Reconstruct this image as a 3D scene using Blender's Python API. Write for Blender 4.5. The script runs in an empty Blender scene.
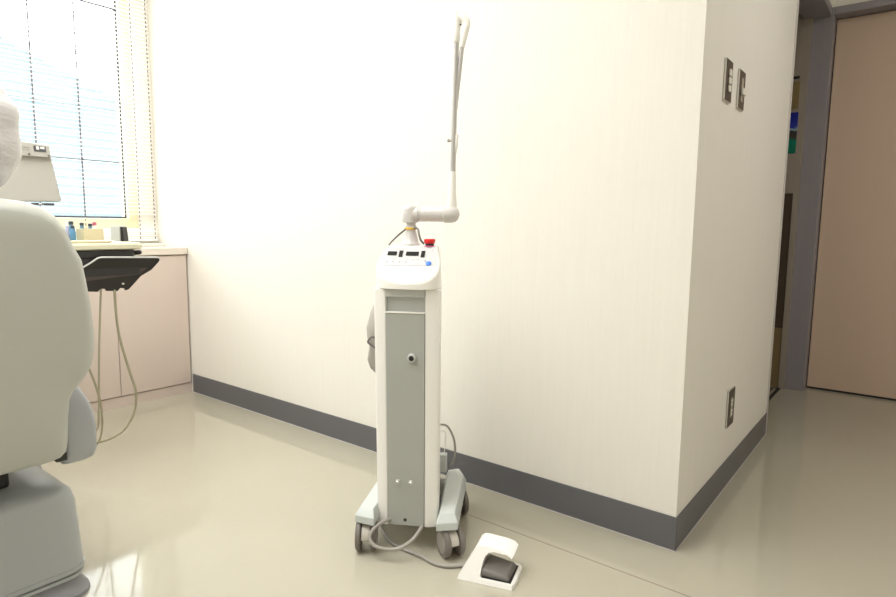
import bpy, bmesh, math, random
from mathutils import Vector, Matrix, noise
random.seed(4)
S = bpy.context.scene
COL = S.collection
PI = math.pi

# ------------------------------------------------------------------ materials
def mat(name, col, rough=0.5, metal=0.0, spec=0.5, coat=0.0, bump=None, var=None, trans=0.0, emis=None):
    m = bpy.data.materials.new(name); m.use_nodes = True
    nt = m.node_tree; b = nt.nodes['Principled BSDF']
    c = (col[0], col[1], col[2], 1)
    b.inputs['Base Color'].default_value = c
    b.inputs['Roughness'].default_value = rough
    b.inputs['Metallic'].default_value = metal
    b.inputs['Specular IOR Level'].default_value = spec
    b.inputs['Coat Weight'].default_value = coat
    b.inputs['Coat Roughness'].default_value = 0.08
    if emis:
        b.inputs['Emission Color'].default_value = c
        b.inputs['Emission Strength'].default_value = emis
    tc = nt.nodes.new('ShaderNodeTexCoord')
    if var:      # (scale xyz, amount)
        mp = nt.nodes.new('ShaderNodeMapping'); mp.inputs['Scale'].default_value = var[0]
        nz = nt.nodes.new('ShaderNodeTexNoise'); nz.inputs['Scale'].default_value = 1.0; nz.inputs['Detail'].default_value = 4
        mx = nt.nodes.new('ShaderNodeMix'); mx.data_type = 'RGBA'
        k = 1 - var[1]
        mx.inputs['A'].default_value = (c[0]*k, c[1]*k, c[2]*k, 1)
        k = 1 + var[1]
        mx.inputs['B'].default_value = (min(1, c[0]*k), min(1, c[1]*k), min(1, c[2]*k), 1)
        nt.links.new(tc.outputs['Object'], mp.inputs['Vector']); nt.links.new(mp.outputs[0], nz.inputs['Vector'])
        nt.links.new(nz.outputs['Fac'], mx.inputs['Factor']); nt.links.new(mx.outputs['Result'], b.inputs['Base Color'])
    if bump:     # (scale xyz, strength, distance)
        mp = nt.nodes.new('ShaderNodeMapping'); mp.inputs['Scale'].default_value = bump[0]
        nz = nt.nodes.new('ShaderNodeTexNoise'); nz.inputs['Scale'].default_value = 1.0; nz.inputs['Detail'].default_value = 5
        bp = nt.nodes.new('ShaderNodeBump'); bp.inputs['Strength'].default_value = bump[1]; bp.inputs['Distance'].default_value = bump[2]
        nt.links.new(tc.outputs['Object'], mp.inputs['Vector']); nt.links.new(mp.outputs[0], nz.inputs['Vector'])
        nt.links.new(nz.outputs['Fac'], bp.inputs['Height']); nt.links.new(bp.outputs[0], b.inputs['Normal'])
    return m

M = {}
M['wall'] = mat('wallpaper_cream', (0.80, 0.775, 0.715), 0.75, spec=0.2, bump=((150, 150, 9), 0.5, 0.003), var=((80, 80, 3), 0.03))
M['ceiling'] = mat('ceiling_white', (0.85, 0.83, 0.79), 0.9)
M['base'] = mat('vinyl_grey', (0.12, 0.12, 0.13), 0.38, bump=((20, 20, 20), 0.05, 0.002))
M['cabinet'] = mat('laminate_pink_beige', (0.66, 0.56, 0.50), 0.42, var=((6, 30, 2), 0.015))
M['worktop'] = mat('worktop_beige', (0.74, 0.67, 0.59), 0.35)
M['cream_frame'] = mat('frame_cream', (0.82, 0.75, 0.52), 0.5)
M['sill'] = mat('sill_white', (0.85, 0.82, 0.76), 0.5)
M['frame_grey'] = mat('door_frame_grey', (0.29, 0.27, 0.295), 0.5, var=((5, 5, 1), 0.06))
M['edge_strip'] = mat('edge_strip', (0.55, 0.52, 0.50), 0.4)
M['door'] = mat('door_beige', (0.62, 0.475, 0.365), 0.5, var=((4, 4, 1.5), 0.05))
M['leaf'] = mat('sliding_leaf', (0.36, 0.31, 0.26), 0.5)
M['leaf_dark'] = mat('leaf_panel_brown', (0.085, 0.06, 0.04), 0.45)
M['leaf_glass'] = mat('leaf_panel_ochre', (0.27, 0.20, 0.10), 0.3)
M['black'] = mat('black_gap', (0.012, 0.012, 0.013), 0.5)
M['slat'] = mat('slat_white', (0.90, 0.90, 0.88), 0.45)
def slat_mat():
    m = bpy.data.materials.new('slat_translucent_glow'); m.use_nodes = True
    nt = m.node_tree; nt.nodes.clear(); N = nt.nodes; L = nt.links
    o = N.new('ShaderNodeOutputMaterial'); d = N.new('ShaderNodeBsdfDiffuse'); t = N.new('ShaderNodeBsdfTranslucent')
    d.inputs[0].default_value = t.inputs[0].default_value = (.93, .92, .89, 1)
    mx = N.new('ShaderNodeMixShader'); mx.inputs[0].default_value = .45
    L.new(d.outputs[0], mx.inputs[1]); L.new(t.outputs[0], mx.inputs[2]); e = N.new('ShaderNodeEmission'); e.inputs[1].default_value = .22; a = N.new('ShaderNodeAddShader')  # faint glow added to brighten the slats beyond the light they pass
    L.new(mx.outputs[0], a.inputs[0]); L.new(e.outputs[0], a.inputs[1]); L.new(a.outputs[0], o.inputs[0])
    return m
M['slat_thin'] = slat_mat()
M['cord'] = mat('ladder_cord', (0.17, 0.13, 0.12), 0.7)
M['bar'] = mat('window_bar', (0.03, 0.03, 0.05), 0.5)
M['shell'] = mat('device_white', (0.86, 0.85, 0.80), 0.32, spec=0.5)
M['shell2'] = mat('device_offwhite', (0.86, 0.845, 0.81), 0.35)
M['arm'] = mat('arm_grey_white', (0.64, 0.62, 0.605), 0.22)
M['grey_panel'] = mat('device_grey_panel', (0.39, 0.40, 0.375), 0.45, var=((60, 60, 1), 0.02))
M['grey_light'] = mat('device_light_grey', (0.50, 0.515, 0.50), 0.42)
M['foot_grey'] = mat('base_cover_grey', (0.56, 0.60, 0.585), 0.42)
M['tire'] = mat('wheel_grey', (0.17, 0.15, 0.135), 0.5)
M['wheelcap'] = mat('wheel_cap', (0.30, 0.28, 0.245), 0.45)
M['fork'] = mat('caster_fork', (0.52, 0.49, 0.43), 0.45)
M['cable'] = mat('cable_grey', (0.34, 0.32, 0.29), 0.5)
M['cable_dark'] = mat('cable_dark', (0.15, 0.14, 0.13), 0.5)
M['red'] = mat('button_red', (0.75, 0.02, 0.02), 0.3)
M['magenta'] = mat('ring_pink', (0.75, 0.15, 0.32), 0.4)
M['blue'] = mat('button_blue', (0.06, 0.22, 0.80), 0.35)
M['yellow'] = mat('tag_yellow', (0.80, 0.52, 0.05), 0.4)
M['display'] = mat('display_black', (0.012, 0.014, 0.014), 0.15)
M['decal'] = mat('decal_panel', (0.60, 0.60, 0.60), 0.35)
M['ink'] = mat('ink_grey', (0.22, 0.22, 0.24), 0.5)
M['steel'] = mat('tube_steel', (0.55, 0.54, 0.53), 0.33, metal=0.75)
M['chrome'] = mat('chrome', (0.75, 0.75, 0.75), 0.15, metal=1)
M['pewter'] = mat('plate_steel', (0.085, 0.070, 0.055), 0.35, metal=0.3)
M['plate_edge'] = mat('plate_edge', (0.62, 0.60, 0.56), 0.3, metal=0.6)
M['rocker'] = mat('rocker_ivory', (0.82, 0.80, 0.72), 0.35)
M['slot'] = mat('slot_beige', (0.42, 0.38, 0.31), 0.4)
M['brown'] = mat('switch_brown', (0.10, 0.06, 0.045), 0.4)
M['chair'] = mat('chair_shell', (0.50, 0.515, 0.475), 0.42, var=((1.5, 1.5, 1.5), 0.03))
M['chair_cush'] = mat('chair_upholstery', (0.55, 0.56, 0.50), 0.5)
M['chair_grey'] = mat('chair_base_grey', (0.41, 0.435, 0.445), 0.35)
M['chair_lilac'] = mat('chair_bracket_grey', (0.42, 0.44, 0.465), 0.38)
M['chair_foot'] = mat('chair_foot_grey', (0.25, 0.255, 0.275), 0.3)
M['mech'] = mat('mechanism_black', (0.03, 0.03, 0.03), 0.5)
M['copper'] = mat('copper_part', (0.55, 0.22, 0.10), 0.4)
M['plastic'] = mat('plastic_cover', (0.66, 0.65, 0.655), 0.25, bump=((9, 9, 26), 0.7, 0.01))
M['unit_cream'] = mat('unit_cream', (0.66, 0.63, 0.47), 0.35)
M['unit_black'] = mat('unit_black', (0.014, 0.012, 0.012), 0.28)
M['unit_dark'] = mat('unit_dark_band', (0.075, 0.055, 0.055), 0.35)
M['unit_edge'] = mat('unit_edge', (0.60, 0.60, 0.58), 0.4)
M['hose'] = mat('hose_beige', (0.33, 0.30, 0.20), 0.5)
M['panel_grey'] = mat('console_grey', (0.44, 0.43, 0.385), 0.45)
M['lavender'] = mat('tube_lavender', (0.40, 0.40, 0.58), 0.4)
M['bottle_blue'] = mat('bottle_blue', (0.10, 0.26, 0.42), 0.3)
M['bottle_cap'] = mat('bottle_cap', (0.03, 0.05, 0.07), 0.4)
M['cap_pink'] = mat('cap_pink', (0.55, 0.15, 0.20), 0.4)
M['box_cream'] = mat('box_cream', (0.80, 0.75, 0.58), 0.5)
M['pedal_white'] = mat('pedal_white', (0.88, 0.87, 0.84), 0.35)
M['pedal_grey'] = mat('pedal_grey', (0.15, 0.14, 0.13), 0.42)
M['pouch'] = mat('pouch_grey', (0.42, 0.395, 0.36), 0.6)
M['outside_wall'] = mat('outside_wall', (0.17, 0.175, 0.175), 0.8)

def roof_mat():
    m = mat('roof_tiles', (0.52, 0.66, 0.70), 0.7)
    nt = m.node_tree; b = nt.nodes['Principled BSDF']
    tc = nt.nodes.new('ShaderNodeTexCoord'); wv = nt.nodes.new('ShaderNodeTexWave')
    wv.bands_direction = 'Z'; wv.inputs['Scale'].default_value = 2.4; wv.inputs['Distortion'].default_value = 2.5
    mx = nt.nodes.new('ShaderNodeMix'); mx.data_type = 'RGBA'
    mx.inputs['A'].default_value = (0.060, 0.090, 0.102, 1); mx.inputs['B'].default_value = (0.092, 0.112, 0.118, 1)
    nt.links.new(tc.outputs['Object'], wv.inputs['Vector']); nt.links.new(wv.outputs['Fac'], mx.inputs['Factor'])
    nt.links.new(mx.outputs['Result'], b.inputs['Base Color'])
    return m
M['roof'] = roof_mat()

def floor_mat():
    m = mat('floor_vinyl', (0.52, 0.475, 0.355), 0.13, spec=0.55)
    nt = m.node_tree; b = nt.nodes['Principled BSDF']; N = nt.nodes; L = nt.links
    tc = N.new('ShaderNodeTexCoord')
    n1 = N.new('ShaderNodeTexNoise'); n1.inputs['Scale'].default_value = 1.3; n1.inputs['Detail'].default_value = 6
    n2 = N.new('ShaderNodeTexNoise'); n2.inputs['Scale'].default_value = 55; n2.inputs['Detail'].default_value = 3
    for n in (n1, n2): L.new(tc.outputs['Object'], n.inputs['Vector'])
    mx = N.new('ShaderNodeMix'); mx.data_type = 'RGBA'
    mx.inputs['A'].default_value = (0.415, 0.390, 0.308, 1); mx.inputs['B'].default_value = (0.475, 0.447, 0.360, 1)
    ad = N.new('ShaderNodeMath'); ad.operation = 'MULTIPLY_ADD'; ad.inputs[1].default_value = 0.25
    L.new(n2.outputs['Fac'], ad.inputs[0]); L.new(n1.outputs['Fac'], ad.inputs[2])
    L.new(ad.outputs[0], mx.inputs['Factor'])
    # welded seam running parallel to the long wall at y = -0.2
    sp = N.new('ShaderNodeSeparateXYZ'); L.new(tc.outputs['Object'], sp.inputs[0])
    a = N.new('ShaderNodeMath'); a.operation = 'ADD'; a.inputs[1].default_value = 0.2; L.new(sp.outputs['Y'], a.inputs[0])
    ab = N.new('ShaderNodeMath'); ab.operation = 'ABSOLUTE'; L.new(a.outputs[0], ab.inputs[0])
    lt = N.new('ShaderNodeMath'); lt.operation = 'LESS_THAN'; lt.inputs[1].default_value = 0.0022; L.new(ab.outputs[0], lt.inputs[0])
    gx = N.new('ShaderNodeMath'); gx.operation = 'GREATER_THAN'; gx.inputs[1].default_value = -0.66; L.new(sp.outputs['X'], gx.inputs[0])
    mu = N.new('ShaderNodeMath'); mu.operation = 'MULTIPLY'; L.new(gx.outputs[0], mu.inputs[0]); L.new(lt.outputs[0], mu.inputs[1])
    m2 = N.new('ShaderNodeMix'); m2.data_type = 'RGBA'; m2.inputs['B'].default_value = (0.27, 0.235, 0.18, 1)
    L.new(mx.outputs['Result'], m2.inputs['A']); L.new(mu.outputs[0], m2.inputs['Factor'])
    L.new(m2.outputs['Result'], b.inputs['Base Color'])
    rr = N.new('ShaderNodeMapRange'); rr.inputs['To Min'].default_value = 0.03; rr.inputs['To Max'].default_value = 0.10
    L.new(n1.outputs['Fac'], rr.inputs['Value']); L.new(rr.outputs[0], b.inputs['Roughness'])
    bp = N.new('ShaderNodeBump'); bp.inputs['Strength'].default_value = 0.05; bp.inputs['Distance'].default_value = 0.004
    n3 = N.new('ShaderNodeTexNoise'); n3.inputs['Scale'].default_value = 9; n3.inputs['Detail'].default_value = 3
    L.new(tc.outputs['Object'], n3.inputs['Vector'])
    L.new(n3.outputs['Fac'], bp.inputs['Height']); L.new(bp.outputs[0], b.inputs['Normal'])
    return m
M['floor'] = floor_mat()

def glass_mat():
    m = bpy.data.materials.new('window_glass'); m.use_nodes = True
    nt = m.node_tree; nt.nodes.clear()
    o = nt.nodes.new('ShaderNodeOutputMaterial'); t = nt.nodes.new('ShaderNodeBsdfTransparent'); g = nt.nodes.new('ShaderNodeBsdfGlossy')
    t.inputs[0].default_value = (0.96, 0.98, 0.98, 1); g.inputs['Roughness'].default_value = 0.02
    mx = nt.nodes.new('ShaderNodeMixShader'); mx.inputs[0].default_value = 0.06
    nt.links.new(t.outputs[0], mx.inputs[1]); nt.links.new(g.outputs[0], mx.inputs[2]); nt.links.new(mx.outputs[0], o.inputs[0])
    return m
M['glass'] = glass_mat()

def poster_mat():
    m = mat('poster_print', (0.1, 0.1, 0.5), 0.4)
    nt = m.node_tree; b = nt.nodes['Principled BSDF']; N = nt.nodes; L = nt.links
    tc = N.new('ShaderNodeTexCoord'); sp = N.new('ShaderNodeSeparateXYZ'); L.new(tc.outputs['Generated'], sp.inputs[0])
    nz = N.new('ShaderNodeTexNoise'); nz.inputs['Scale'].default_value = 6; L.new(tc.outputs['Generated'], nz.inputs['Vector'])
    ad = N.new('ShaderNodeMath'); ad.operation = 'MULTIPLY_ADD'; ad.inputs[1].default_value = 0.22
    L.new(nz.outputs['Fac'], ad.inputs[0]); L.new(sp.outputs['Z'], ad.inputs[2])
    cr = N.new('ShaderNodeValToRGB'); L.new(ad.outputs[0], cr.inputs[0])
    e = cr.color_ramp.elements
    e[0].position = 0.1; e[0].color = (0.0, 0.16, 0.10, 1); e[1].position = 1.0; e[1].color = (0.01, 0.02, 0.30, 1)
    for p, c in ((0.42, (0.0, 0.22, 0.14, 1)), (0.5, (0.06, 0.05, 0.04, 1)), (0.66, (0.05, 0.05, 0.06, 1)), (0.72, (0.35, 0.5, 0.5, 1)), (0.78, (0.02, 0.04, 0.4, 1))):
        x = e.new(p); x.color = c
    L.new(cr.outputs[0], b.inputs['Base Color'])
    return m
M['poster'] = poster_mat()

# ------------------------------------------------------------------ mesh helpers
def link(name, bm, m, parent=None, smooth=None, loc=None, bevel=None):
    me = bpy.data.meshes.new(name)
    bmesh.ops.recalc_face_normals(bm, faces=bm.faces)
    bm.to_mesh(me); bm.free()
    o = bpy.data.objects.new(name, me); COL.objects.link(o)
    for mm in (m if isinstance(m, (list, tuple)) else [m]): me.materials.append(mm)
    if parent: o.parent = parent
    if loc: o.location = loc
    if bevel:
        b = o.modifiers.new('bevel', 'BEVEL'); b.width = bevel; b.segments = 3; b.limit_method = 'ANGLE'; b.angle_limit = math.radians(40)
        smooth = smooth if smooth is not None else 40
    if smooth is not None:
        for p in me.polygons: p.use_smooth = True
        try: me.set_sharp_from_angle(angle=math.radians(smooth))
        except Exception: pass
    return o
def box(bm, x0, x1, y0, y1, z0, z1, mi=0):
    v = [bm.verts.new((x, y, z)) for z in (z0, z1) for x, y in ((x0, y0), (x1, y0), (x1, y1), (x0, y1))]
    for f in ((0, 3, 2, 1), (4, 5, 6, 7), (0, 1, 5, 4), (1, 2, 6, 5), (2, 3, 7, 6), (3, 0, 4, 7)):
        bm.faces.new([v[i] for i in f]).material_index = mi
    return v
def Box(name, x0, x1, y0, y1, z0, z1, m, parent=None, bevel=None):
    bm = bmesh.new(); box(bm, x0, x1, y0, y1, z0, z1); return link(name, bm, m, parent, bevel=bevel)
def loft(bm, rings, cap=True, closed=True):
    R = [[bm.verts.new(p) for p in r] for r in rings]
    n = len(R[0])
    for a, b in zip(R, R[1:]):
        for i in range(n if closed else n - 1):
            j = (i + 1) % n
            bm.faces.new((a[i], a[j], b[j], b[i]))
    if cap:
        bm.faces.new(R[0]); bm.faces.new(R[-1])
    return R
def frame_of(d):
    d = d.normalized(); u = Vector((0, 0, 1)) if abs(d.z) < 0.95 else Vector((1, 0, 0))
    a = d.cross(u).normalized(); return a, d.cross(a).normalized()
def tube(bm, pts, r, n=12, sub=1):
    P = [Vector(p) for p in pts]
    if sub > 1:
        Q = []
        for i in range(len(P) - 1):
            p0 = P[max(i - 1, 0)]; p1 = P[i]; p2 = P[i + 1]; p3 = P[min(i + 2, len(P) - 1)]
            for k in range(sub):
                t = k / sub
                Q.append(0.5 * ((2 * p1) + (p2 - p0) * t + (2 * p0 - 5 * p1 + 4 * p2 - p3) * t * t + (3 * p1 - p0 - 3 * p2 + p3) * t ** 3))
        Q.append(P[-1]); P = Q
    rs = r if isinstance(r, (list, tuple)) else [r] * len(P)
    rings = []; a = None
    for i, p in enumerate(P):
        d = (P[min(i + 1, len(P) - 1)] - P[max(i - 1, 0)]).normalized()
        if a is None: a, _ = frame_of(d)
        a = (a - d * a.dot(d)).normalized(); b = d.cross(a)
        rings.append([p + (a * math.cos(2 * PI * k / n) + b * math.sin(2 * PI * k / n)) * rs[i] for k in range(n)])
    loft(bm, rings)
def Tube(name, pts, r, m, parent=None, n=12, sub=1):
    bm = bmesh.new(); tube(bm, pts, r, n, sub); return link(name, bm, m, parent, smooth=50)
def lathe(bm, c, axis, prof, n=32):
    """prof: (distance along axis, radius)"""
    c = Vector(c); axis = Vector(axis).normalized(); a, b = frame_of(axis)
    rings = [[c + axis * h + (a * math.cos(2 * PI * k / n) + b * math.sin(2 * PI * k / n)) * max(r, 1e-4) for k in range(n)] for h, r in prof]
    loft(bm, rings)
def Lathe(name, c, axis, prof, m, parent=None, n=32, smooth=40):
    bm = bmesh.new(); lathe(bm, c, axis, prof, n); return link(name, bm, m, parent, smooth=smooth)
def prism(bm, poly, z0, z1, ax=2):
    def P(a, b, h):
        return {2: (a, b, h), 0: (h, a, b), 1: (a, h, b)}[ax]
    loft(bm, [[P(a, b, z0) for a, b in poly], [P(a, b, z1) for a, b in poly]])
def rrect(x0, x1, y0, y1, r, n=6):
    out = []
    for cx, cy, a0 in ((x1 - r, y1 - r, 0), (x0 + r, y1 - r, 90), (x0 + r, y0 + r, 180), (x1 - r, y0 + r, 270)):
        for k in range(n + 1):
            a = math.radians(a0 + 90 * k / n); out.append((cx + r * math.cos(a), cy + r * math.sin(a)))
    return out
def thing(name, label, cat, loc=(0, 0, 0), rz=0, group=None):
    o = bpy.data.objects.new(name, None); COL.objects.link(o)
    o.location = loc; o.rotation_euler = (0, 0, rz); o.empty_display_size = 0.05
    return tag(o, label, cat, group)
def tag(o, label, cat, group=None):
    o['label'] = label; o['category'] = cat
    if group: o['group'] = group
    return o
def struct(o, label=None, cat=None):
    o['kind'] = 'structure'
    if label: o['label'] = label
    if cat: o['category'] = cat
    return o

# ------------------------------------------------------------------ the room
XW, XR, YR, YD, ZC = -2.95, 2.0, -3.7, 2.36, 2.5
struct(Box('floor', XW - .2, XR + .1, YR - .1, YD + .1, -0.06, 0, M['floor']), 'glossy beige vinyl floor with a thin welded seam', 'floor')
struct(Box('ceiling', XW - .2, XR + .1, YR - .1, YD + .2, ZC, ZC + .06, M['ceiling']), 'plain white ceiling', 'ceiling')
struct(Box('wall_back', XW - .12, -0.12, 0, 0.12, 0, ZC, M['wall']), 'long cream papered wall behind the white laser machine', 'wall')
# short return wall with the switches, door opening at its far end
bm = bmesh.new(); box(bm, -0.12, 0, 0, 1.285, 0, ZC); box(bm, -0.12, 0, 1.285, 2.262, 2.13, ZC)
struct(link('wall_side', bm, M['wall']), 'shaded cream return wall carrying two switch plates and a socket', 'wall')
bm = bmesh.new()
WY0, WY1, WZ0, WZ1 = -1.95, -0.10, 0.90, 2.25
box(bm, XW - .12, XW, YR, WY0, 0, ZC); box(bm, XW - .12, XW, WY1, 0, 0, ZC)
box(bm, XW - .12, XW, WY0, WY1, 0, WZ0); box(bm, XW - .12, XW, WY0, WY1, WZ1, ZC)
struct(link('wall_left', bm, M['wall']), 'cream wall around the bright window', 'wall')
bm = bmesh.new(); box(bm, -1.2, 0.03, 2.42, 2.5, 0, ZC); box(bm, 0.03, 1.35, 2.451, 2.5, 0, ZC); box(bm, 0.024, 0.0285, 2.40, 2.451, 0, 2.13); box(bm, 0.03, 1.35, 2.275, 2.45, 2.131, ZC); box(bm, 1.35, XR, 2.275, 2.45, 0, ZC)  # includes unseen slabs behind door and partition, added to block outside light
box(bm, -0.12, 0.03, 2.262, 2.42, 2.131, ZC)
struct(link('wall_far', bm, M['wall']), 'beige wall above the far grey door frame', 'wall')
struct(Box('wall_right', XR, XR + .1, YR, YD + .1, 0, ZC, M['wall']), 'cream wall on the right of the hall', 'wall')
struct(Box('wall_front', XW, XR, YR - .1, YR, 0, ZC, M['wall']), 'cream wall behind the viewer', 'wall')

# cove baseboards
def baseboard(name, poly, m, label):
    bm = bmesh.new(); prism(bm, poly, 0.0, 0.103); return struct(link(name, bm, m, bevel=0.002), label, 'baseboard')
baseboard('baseboard_back', [(-2.63, 0), (-2.63, -.004), (0.004, -.004), (0.004, 0)], M['base'], 'dark grey vinyl baseboard along the long cream wall')
baseboard('baseboard_side', [(0, 0), (0.004, 0), (0.004, 1.285), (0, 1.285)], M['base'], 'dark grey vinyl baseboard under the socket on the return wall')
baseboard('baseboard_left', [(XW, YR), (XW + .004, YR), (XW + .004, -2.25), (XW, -2.25)], M['base'], 'dark grey vinyl baseboard beyond the cabinet')
# pale bead where the vinyl meets the floor
bm = bmesh.new(); box(bm, -2.63, 0.0062, -.0065, -.004, 0, .002); box(bm, .004, .0062, -.0065, 1.285, 0, .002)
struct(link('trim_1', bm, M['edge_strip'], bevel=None), 'thin pale sealant bead along the bottom of the baseboards', 'trim')
struct(Box('trim_2', -0.125, 0.006, 1.285, 1.297, 0.0, 2.13, M['edge_strip'], bevel=.002), 'pale edge strip at the end of the return wall', 'trim')

# door frame: corner post, headers
bm = bmesh.new(); box(bm, -0.12, 0.024, 2.262, 2.42, 0, 2.131)
struct(link('trim_3', bm, M['frame_grey'], bevel=.003), 'grey corner post between the sliding door and the beige door', 'door frame')
bm = bmesh.new(); box(bm, -0.12, 0.012, 1.297, 2.262, 2.085, 2.13)
struct(link('trim_4', bm, M['frame_grey'], bevel=.003), 'grey header over the sliding door', 'door frame')
bm = bmesh.new(); box(bm, 0.024, 1.35, 2.262, 2.42, 2.092, 2.131); box(bm, 1.31, 1.35, 2.262, 2.42, 0, 2.092)
struct(link('trim_5', bm, M['frame_grey'], bevel=.003), 'grey header and jamb framing the beige door', 'door frame')

# far beige door leaf
d = thing('door_1', 'plain brownish beige door at the far right', 'door', (0.667, 2.36, 0)); struct(d)
Box('door_leaf', -0.638, 0.638, 0, 0.035, 0.012, 2.088, M['door'], d, bevel=.002)
Box('door_gap_shade', -0.638, 0.638, 0.004, 0.03, 0.0, 0.011, M['black'], d)  # black strip standing in for the shadow under the leaf
Box('door_pull', 0.55, 0.60, -0.012, -0.0005, 0.92, 1.06, M['pewter'], d, bevel=.004)

# glimpse into the dark side room
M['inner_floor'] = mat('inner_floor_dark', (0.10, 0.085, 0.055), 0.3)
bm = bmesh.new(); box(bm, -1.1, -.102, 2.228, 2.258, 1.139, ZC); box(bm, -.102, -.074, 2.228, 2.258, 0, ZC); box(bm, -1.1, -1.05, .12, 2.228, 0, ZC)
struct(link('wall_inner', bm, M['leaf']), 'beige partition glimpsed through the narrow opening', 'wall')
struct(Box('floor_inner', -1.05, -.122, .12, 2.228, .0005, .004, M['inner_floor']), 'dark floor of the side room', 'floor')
struct(Box('trim_7', -.105, -.090, 1.30, 2.227, .0005, .005, M['black']), 'black door track across the side opening', 'trim')
d = thing('door_2', 'dark brown door panel glimpsed low through the narrow opening', 'door', (-.57, 2.25, 0)); struct(d)
Box('door_leaf', -.46, .467, -.012, .006, .36, 1.1385, M['leaf_dark'], d)
Box('lower_panel', -.46, .467, -.012, .006, .0045, .359, M['leaf_glass'], d)
po = Box('poster', -.15, .15, -.0015, .0015, -.113, .113, M['poster'])
po.location = (-.256, 2.2255, 1.474); tag(po, 'blue and green printed poster inside the narrow side opening', 'poster')
Mslot = Box('vent_slot', -.12, .12, -.003, .003, -.007, .007, M['black'])
Mslot.location = (-.233, 2.2245, 1.776); tag(Mslot, 'thin black slot above the poster in the side opening', 'vent')
op = Box('notice_board', -.12, .115, -.002, .002, -.075, .075, M['leaf_glass'])
op.location = (-.223, 2.2255, 1.68); tag(op, 'ochre board between the black slot and the poster', 'board')

# ------------------------------------------------------------------ window, bars, blind
w = thing('window_1', 'bright window with cream frame and thin grid of bars behind the blind', 'window', (XW, -1.0, .9)); struct(w)
bm = bmesh.new()
y0, y1 = WY0 + 1.0, WY1 + 1.0
box(bm, -.10, -.02, y1 - .052, y1, 0, 1.35); box(bm, -.10, -.02, y0, y0 + .052, 0, 1.35)
box(bm, -.10, -.02, y0 + .052, y1 - .052, 0, .052); box(bm, -.10, -.02, y0 + .052, y1 - .052, 1.30, 1.35)
link('window_frame', bm, M['cream_frame'], w, bevel=.003)
bm = bmesh.new()
x = -.045
yy = y1 - .056
k = 0
while yy > y0 + .06:
    tube(bm, [(x, yy, .055), (x, yy, 1.30)], .0042 if k else .005, 6); yy -= .205; k += 1
for z in (.058, .353, .622, .891, 1.156): tube(bm, [(x, y0 + .055, z), (x, y1 - .054, z)], .0046 if z > .1 else .005, 6)
for j in range(k):                                                 # little welds where the bars cross
    for z in (.353, .622, .891, 1.156):
        lathe(bm, (x, y1 - .056 - .205 * j, z), (1, 0, 0), [(-.007, .008), (.007, .008)], 8)
link('window_bars', bm, M['bar'], w, smooth=50)
Box('pane', -.066, -.062, y0 + .05, y1 - .05, .05, 1.302, M['glass'], w)
struct(Box('trim_6', XW, XW + .07, -1.98, -0.004, .801, .816, M['sill'], bevel=.003), 'narrow white sill strip on the worktop under the blind', 'sill')

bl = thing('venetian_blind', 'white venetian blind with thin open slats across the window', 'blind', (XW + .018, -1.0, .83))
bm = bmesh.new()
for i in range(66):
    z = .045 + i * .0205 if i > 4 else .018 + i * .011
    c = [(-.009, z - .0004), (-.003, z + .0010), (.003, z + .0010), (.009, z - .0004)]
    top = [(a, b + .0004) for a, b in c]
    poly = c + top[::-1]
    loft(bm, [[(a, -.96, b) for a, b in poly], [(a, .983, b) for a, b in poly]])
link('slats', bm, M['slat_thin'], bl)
Box('bottom_rail', -.012, .012, -.96, .983, 0, .012, M['slat'], bl, bevel=.002)
Box('head_rail', -.014, .018, -.965, .987, 1.41, 1.44, M['slat'], bl, bevel=.002)
for yy in (-.93, -.60, -.12, .409, .609, .885, .967):
    bm = bmesh.new()
    for i in range(60):
        z = .012 + .0232 * i
        box(bm, .0125, .0142, yy - .0024, yy + .0024, z, z + .013)
    link('ladder_cord', bm, M['cord'], bl)

# neighbouring building outside
nb = thing('neighbouring_building', 'pale blue tiled roof of the building outside the window', 'building', (-9, -1.5, 0))
bm = bmesh.new()
# gable roof whose ridge falls towards the right
v = [bm.verts.new(p) for p in ((-1, -7, 4.3), (-1, 2.6, 3.62), (-1, 4.4, 2.95), (-1, 5.8, 2.1), (1.6, 5.8, -.9), (1.6, -7, -.9))]
bm.faces.new(v)
v2 = [bm.verts.new((p.co.x - .2, p.co.y, p.co.z - .15)) for p in v]
bm.faces.new(v2[::-1])
for i in range(6): bm.faces.new((v[i], v2[i], v2[(i + 1) % 6], v[(i + 1) % 6]))
link('roof', bm, M['roof'], nb)
Box('wall', -3.0, 1.3, -7, 5.3, -3, -.75, M['outside_wall'], nb)

# ------------------------------------------------------------------ low cabinet under the window
cb = thing('base_cabinet', 'pinkish beige laminate cabinet with flat doors under the window', 'cabinet', (-2.64, -1.12, 0))
Box('carcass', -.305, -.02, -1.115, 1.112, .052, .762, M['cabinet'], cb)
Box('kick_board', -.30, -.006, -1.115, 1.1165, 0, .051, M['cabinet'], cb)
for i in range(6):
    a = 1.112 - .374 * i
    b = max(a - .371, -1.115)
    Box('door', -.018, 0, b, a, .056, .758, M['cabinet'], cb, bevel=.0015)
wt = Box('worktop', -.155, .165, -1.12, 1.117, -.018, .018, M['worktop'], bevel=.003); wt.location = (-2.795, -1.12, .782)
tag(wt, 'beige worktop slab on the low cabinet', 'worktop')

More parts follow.
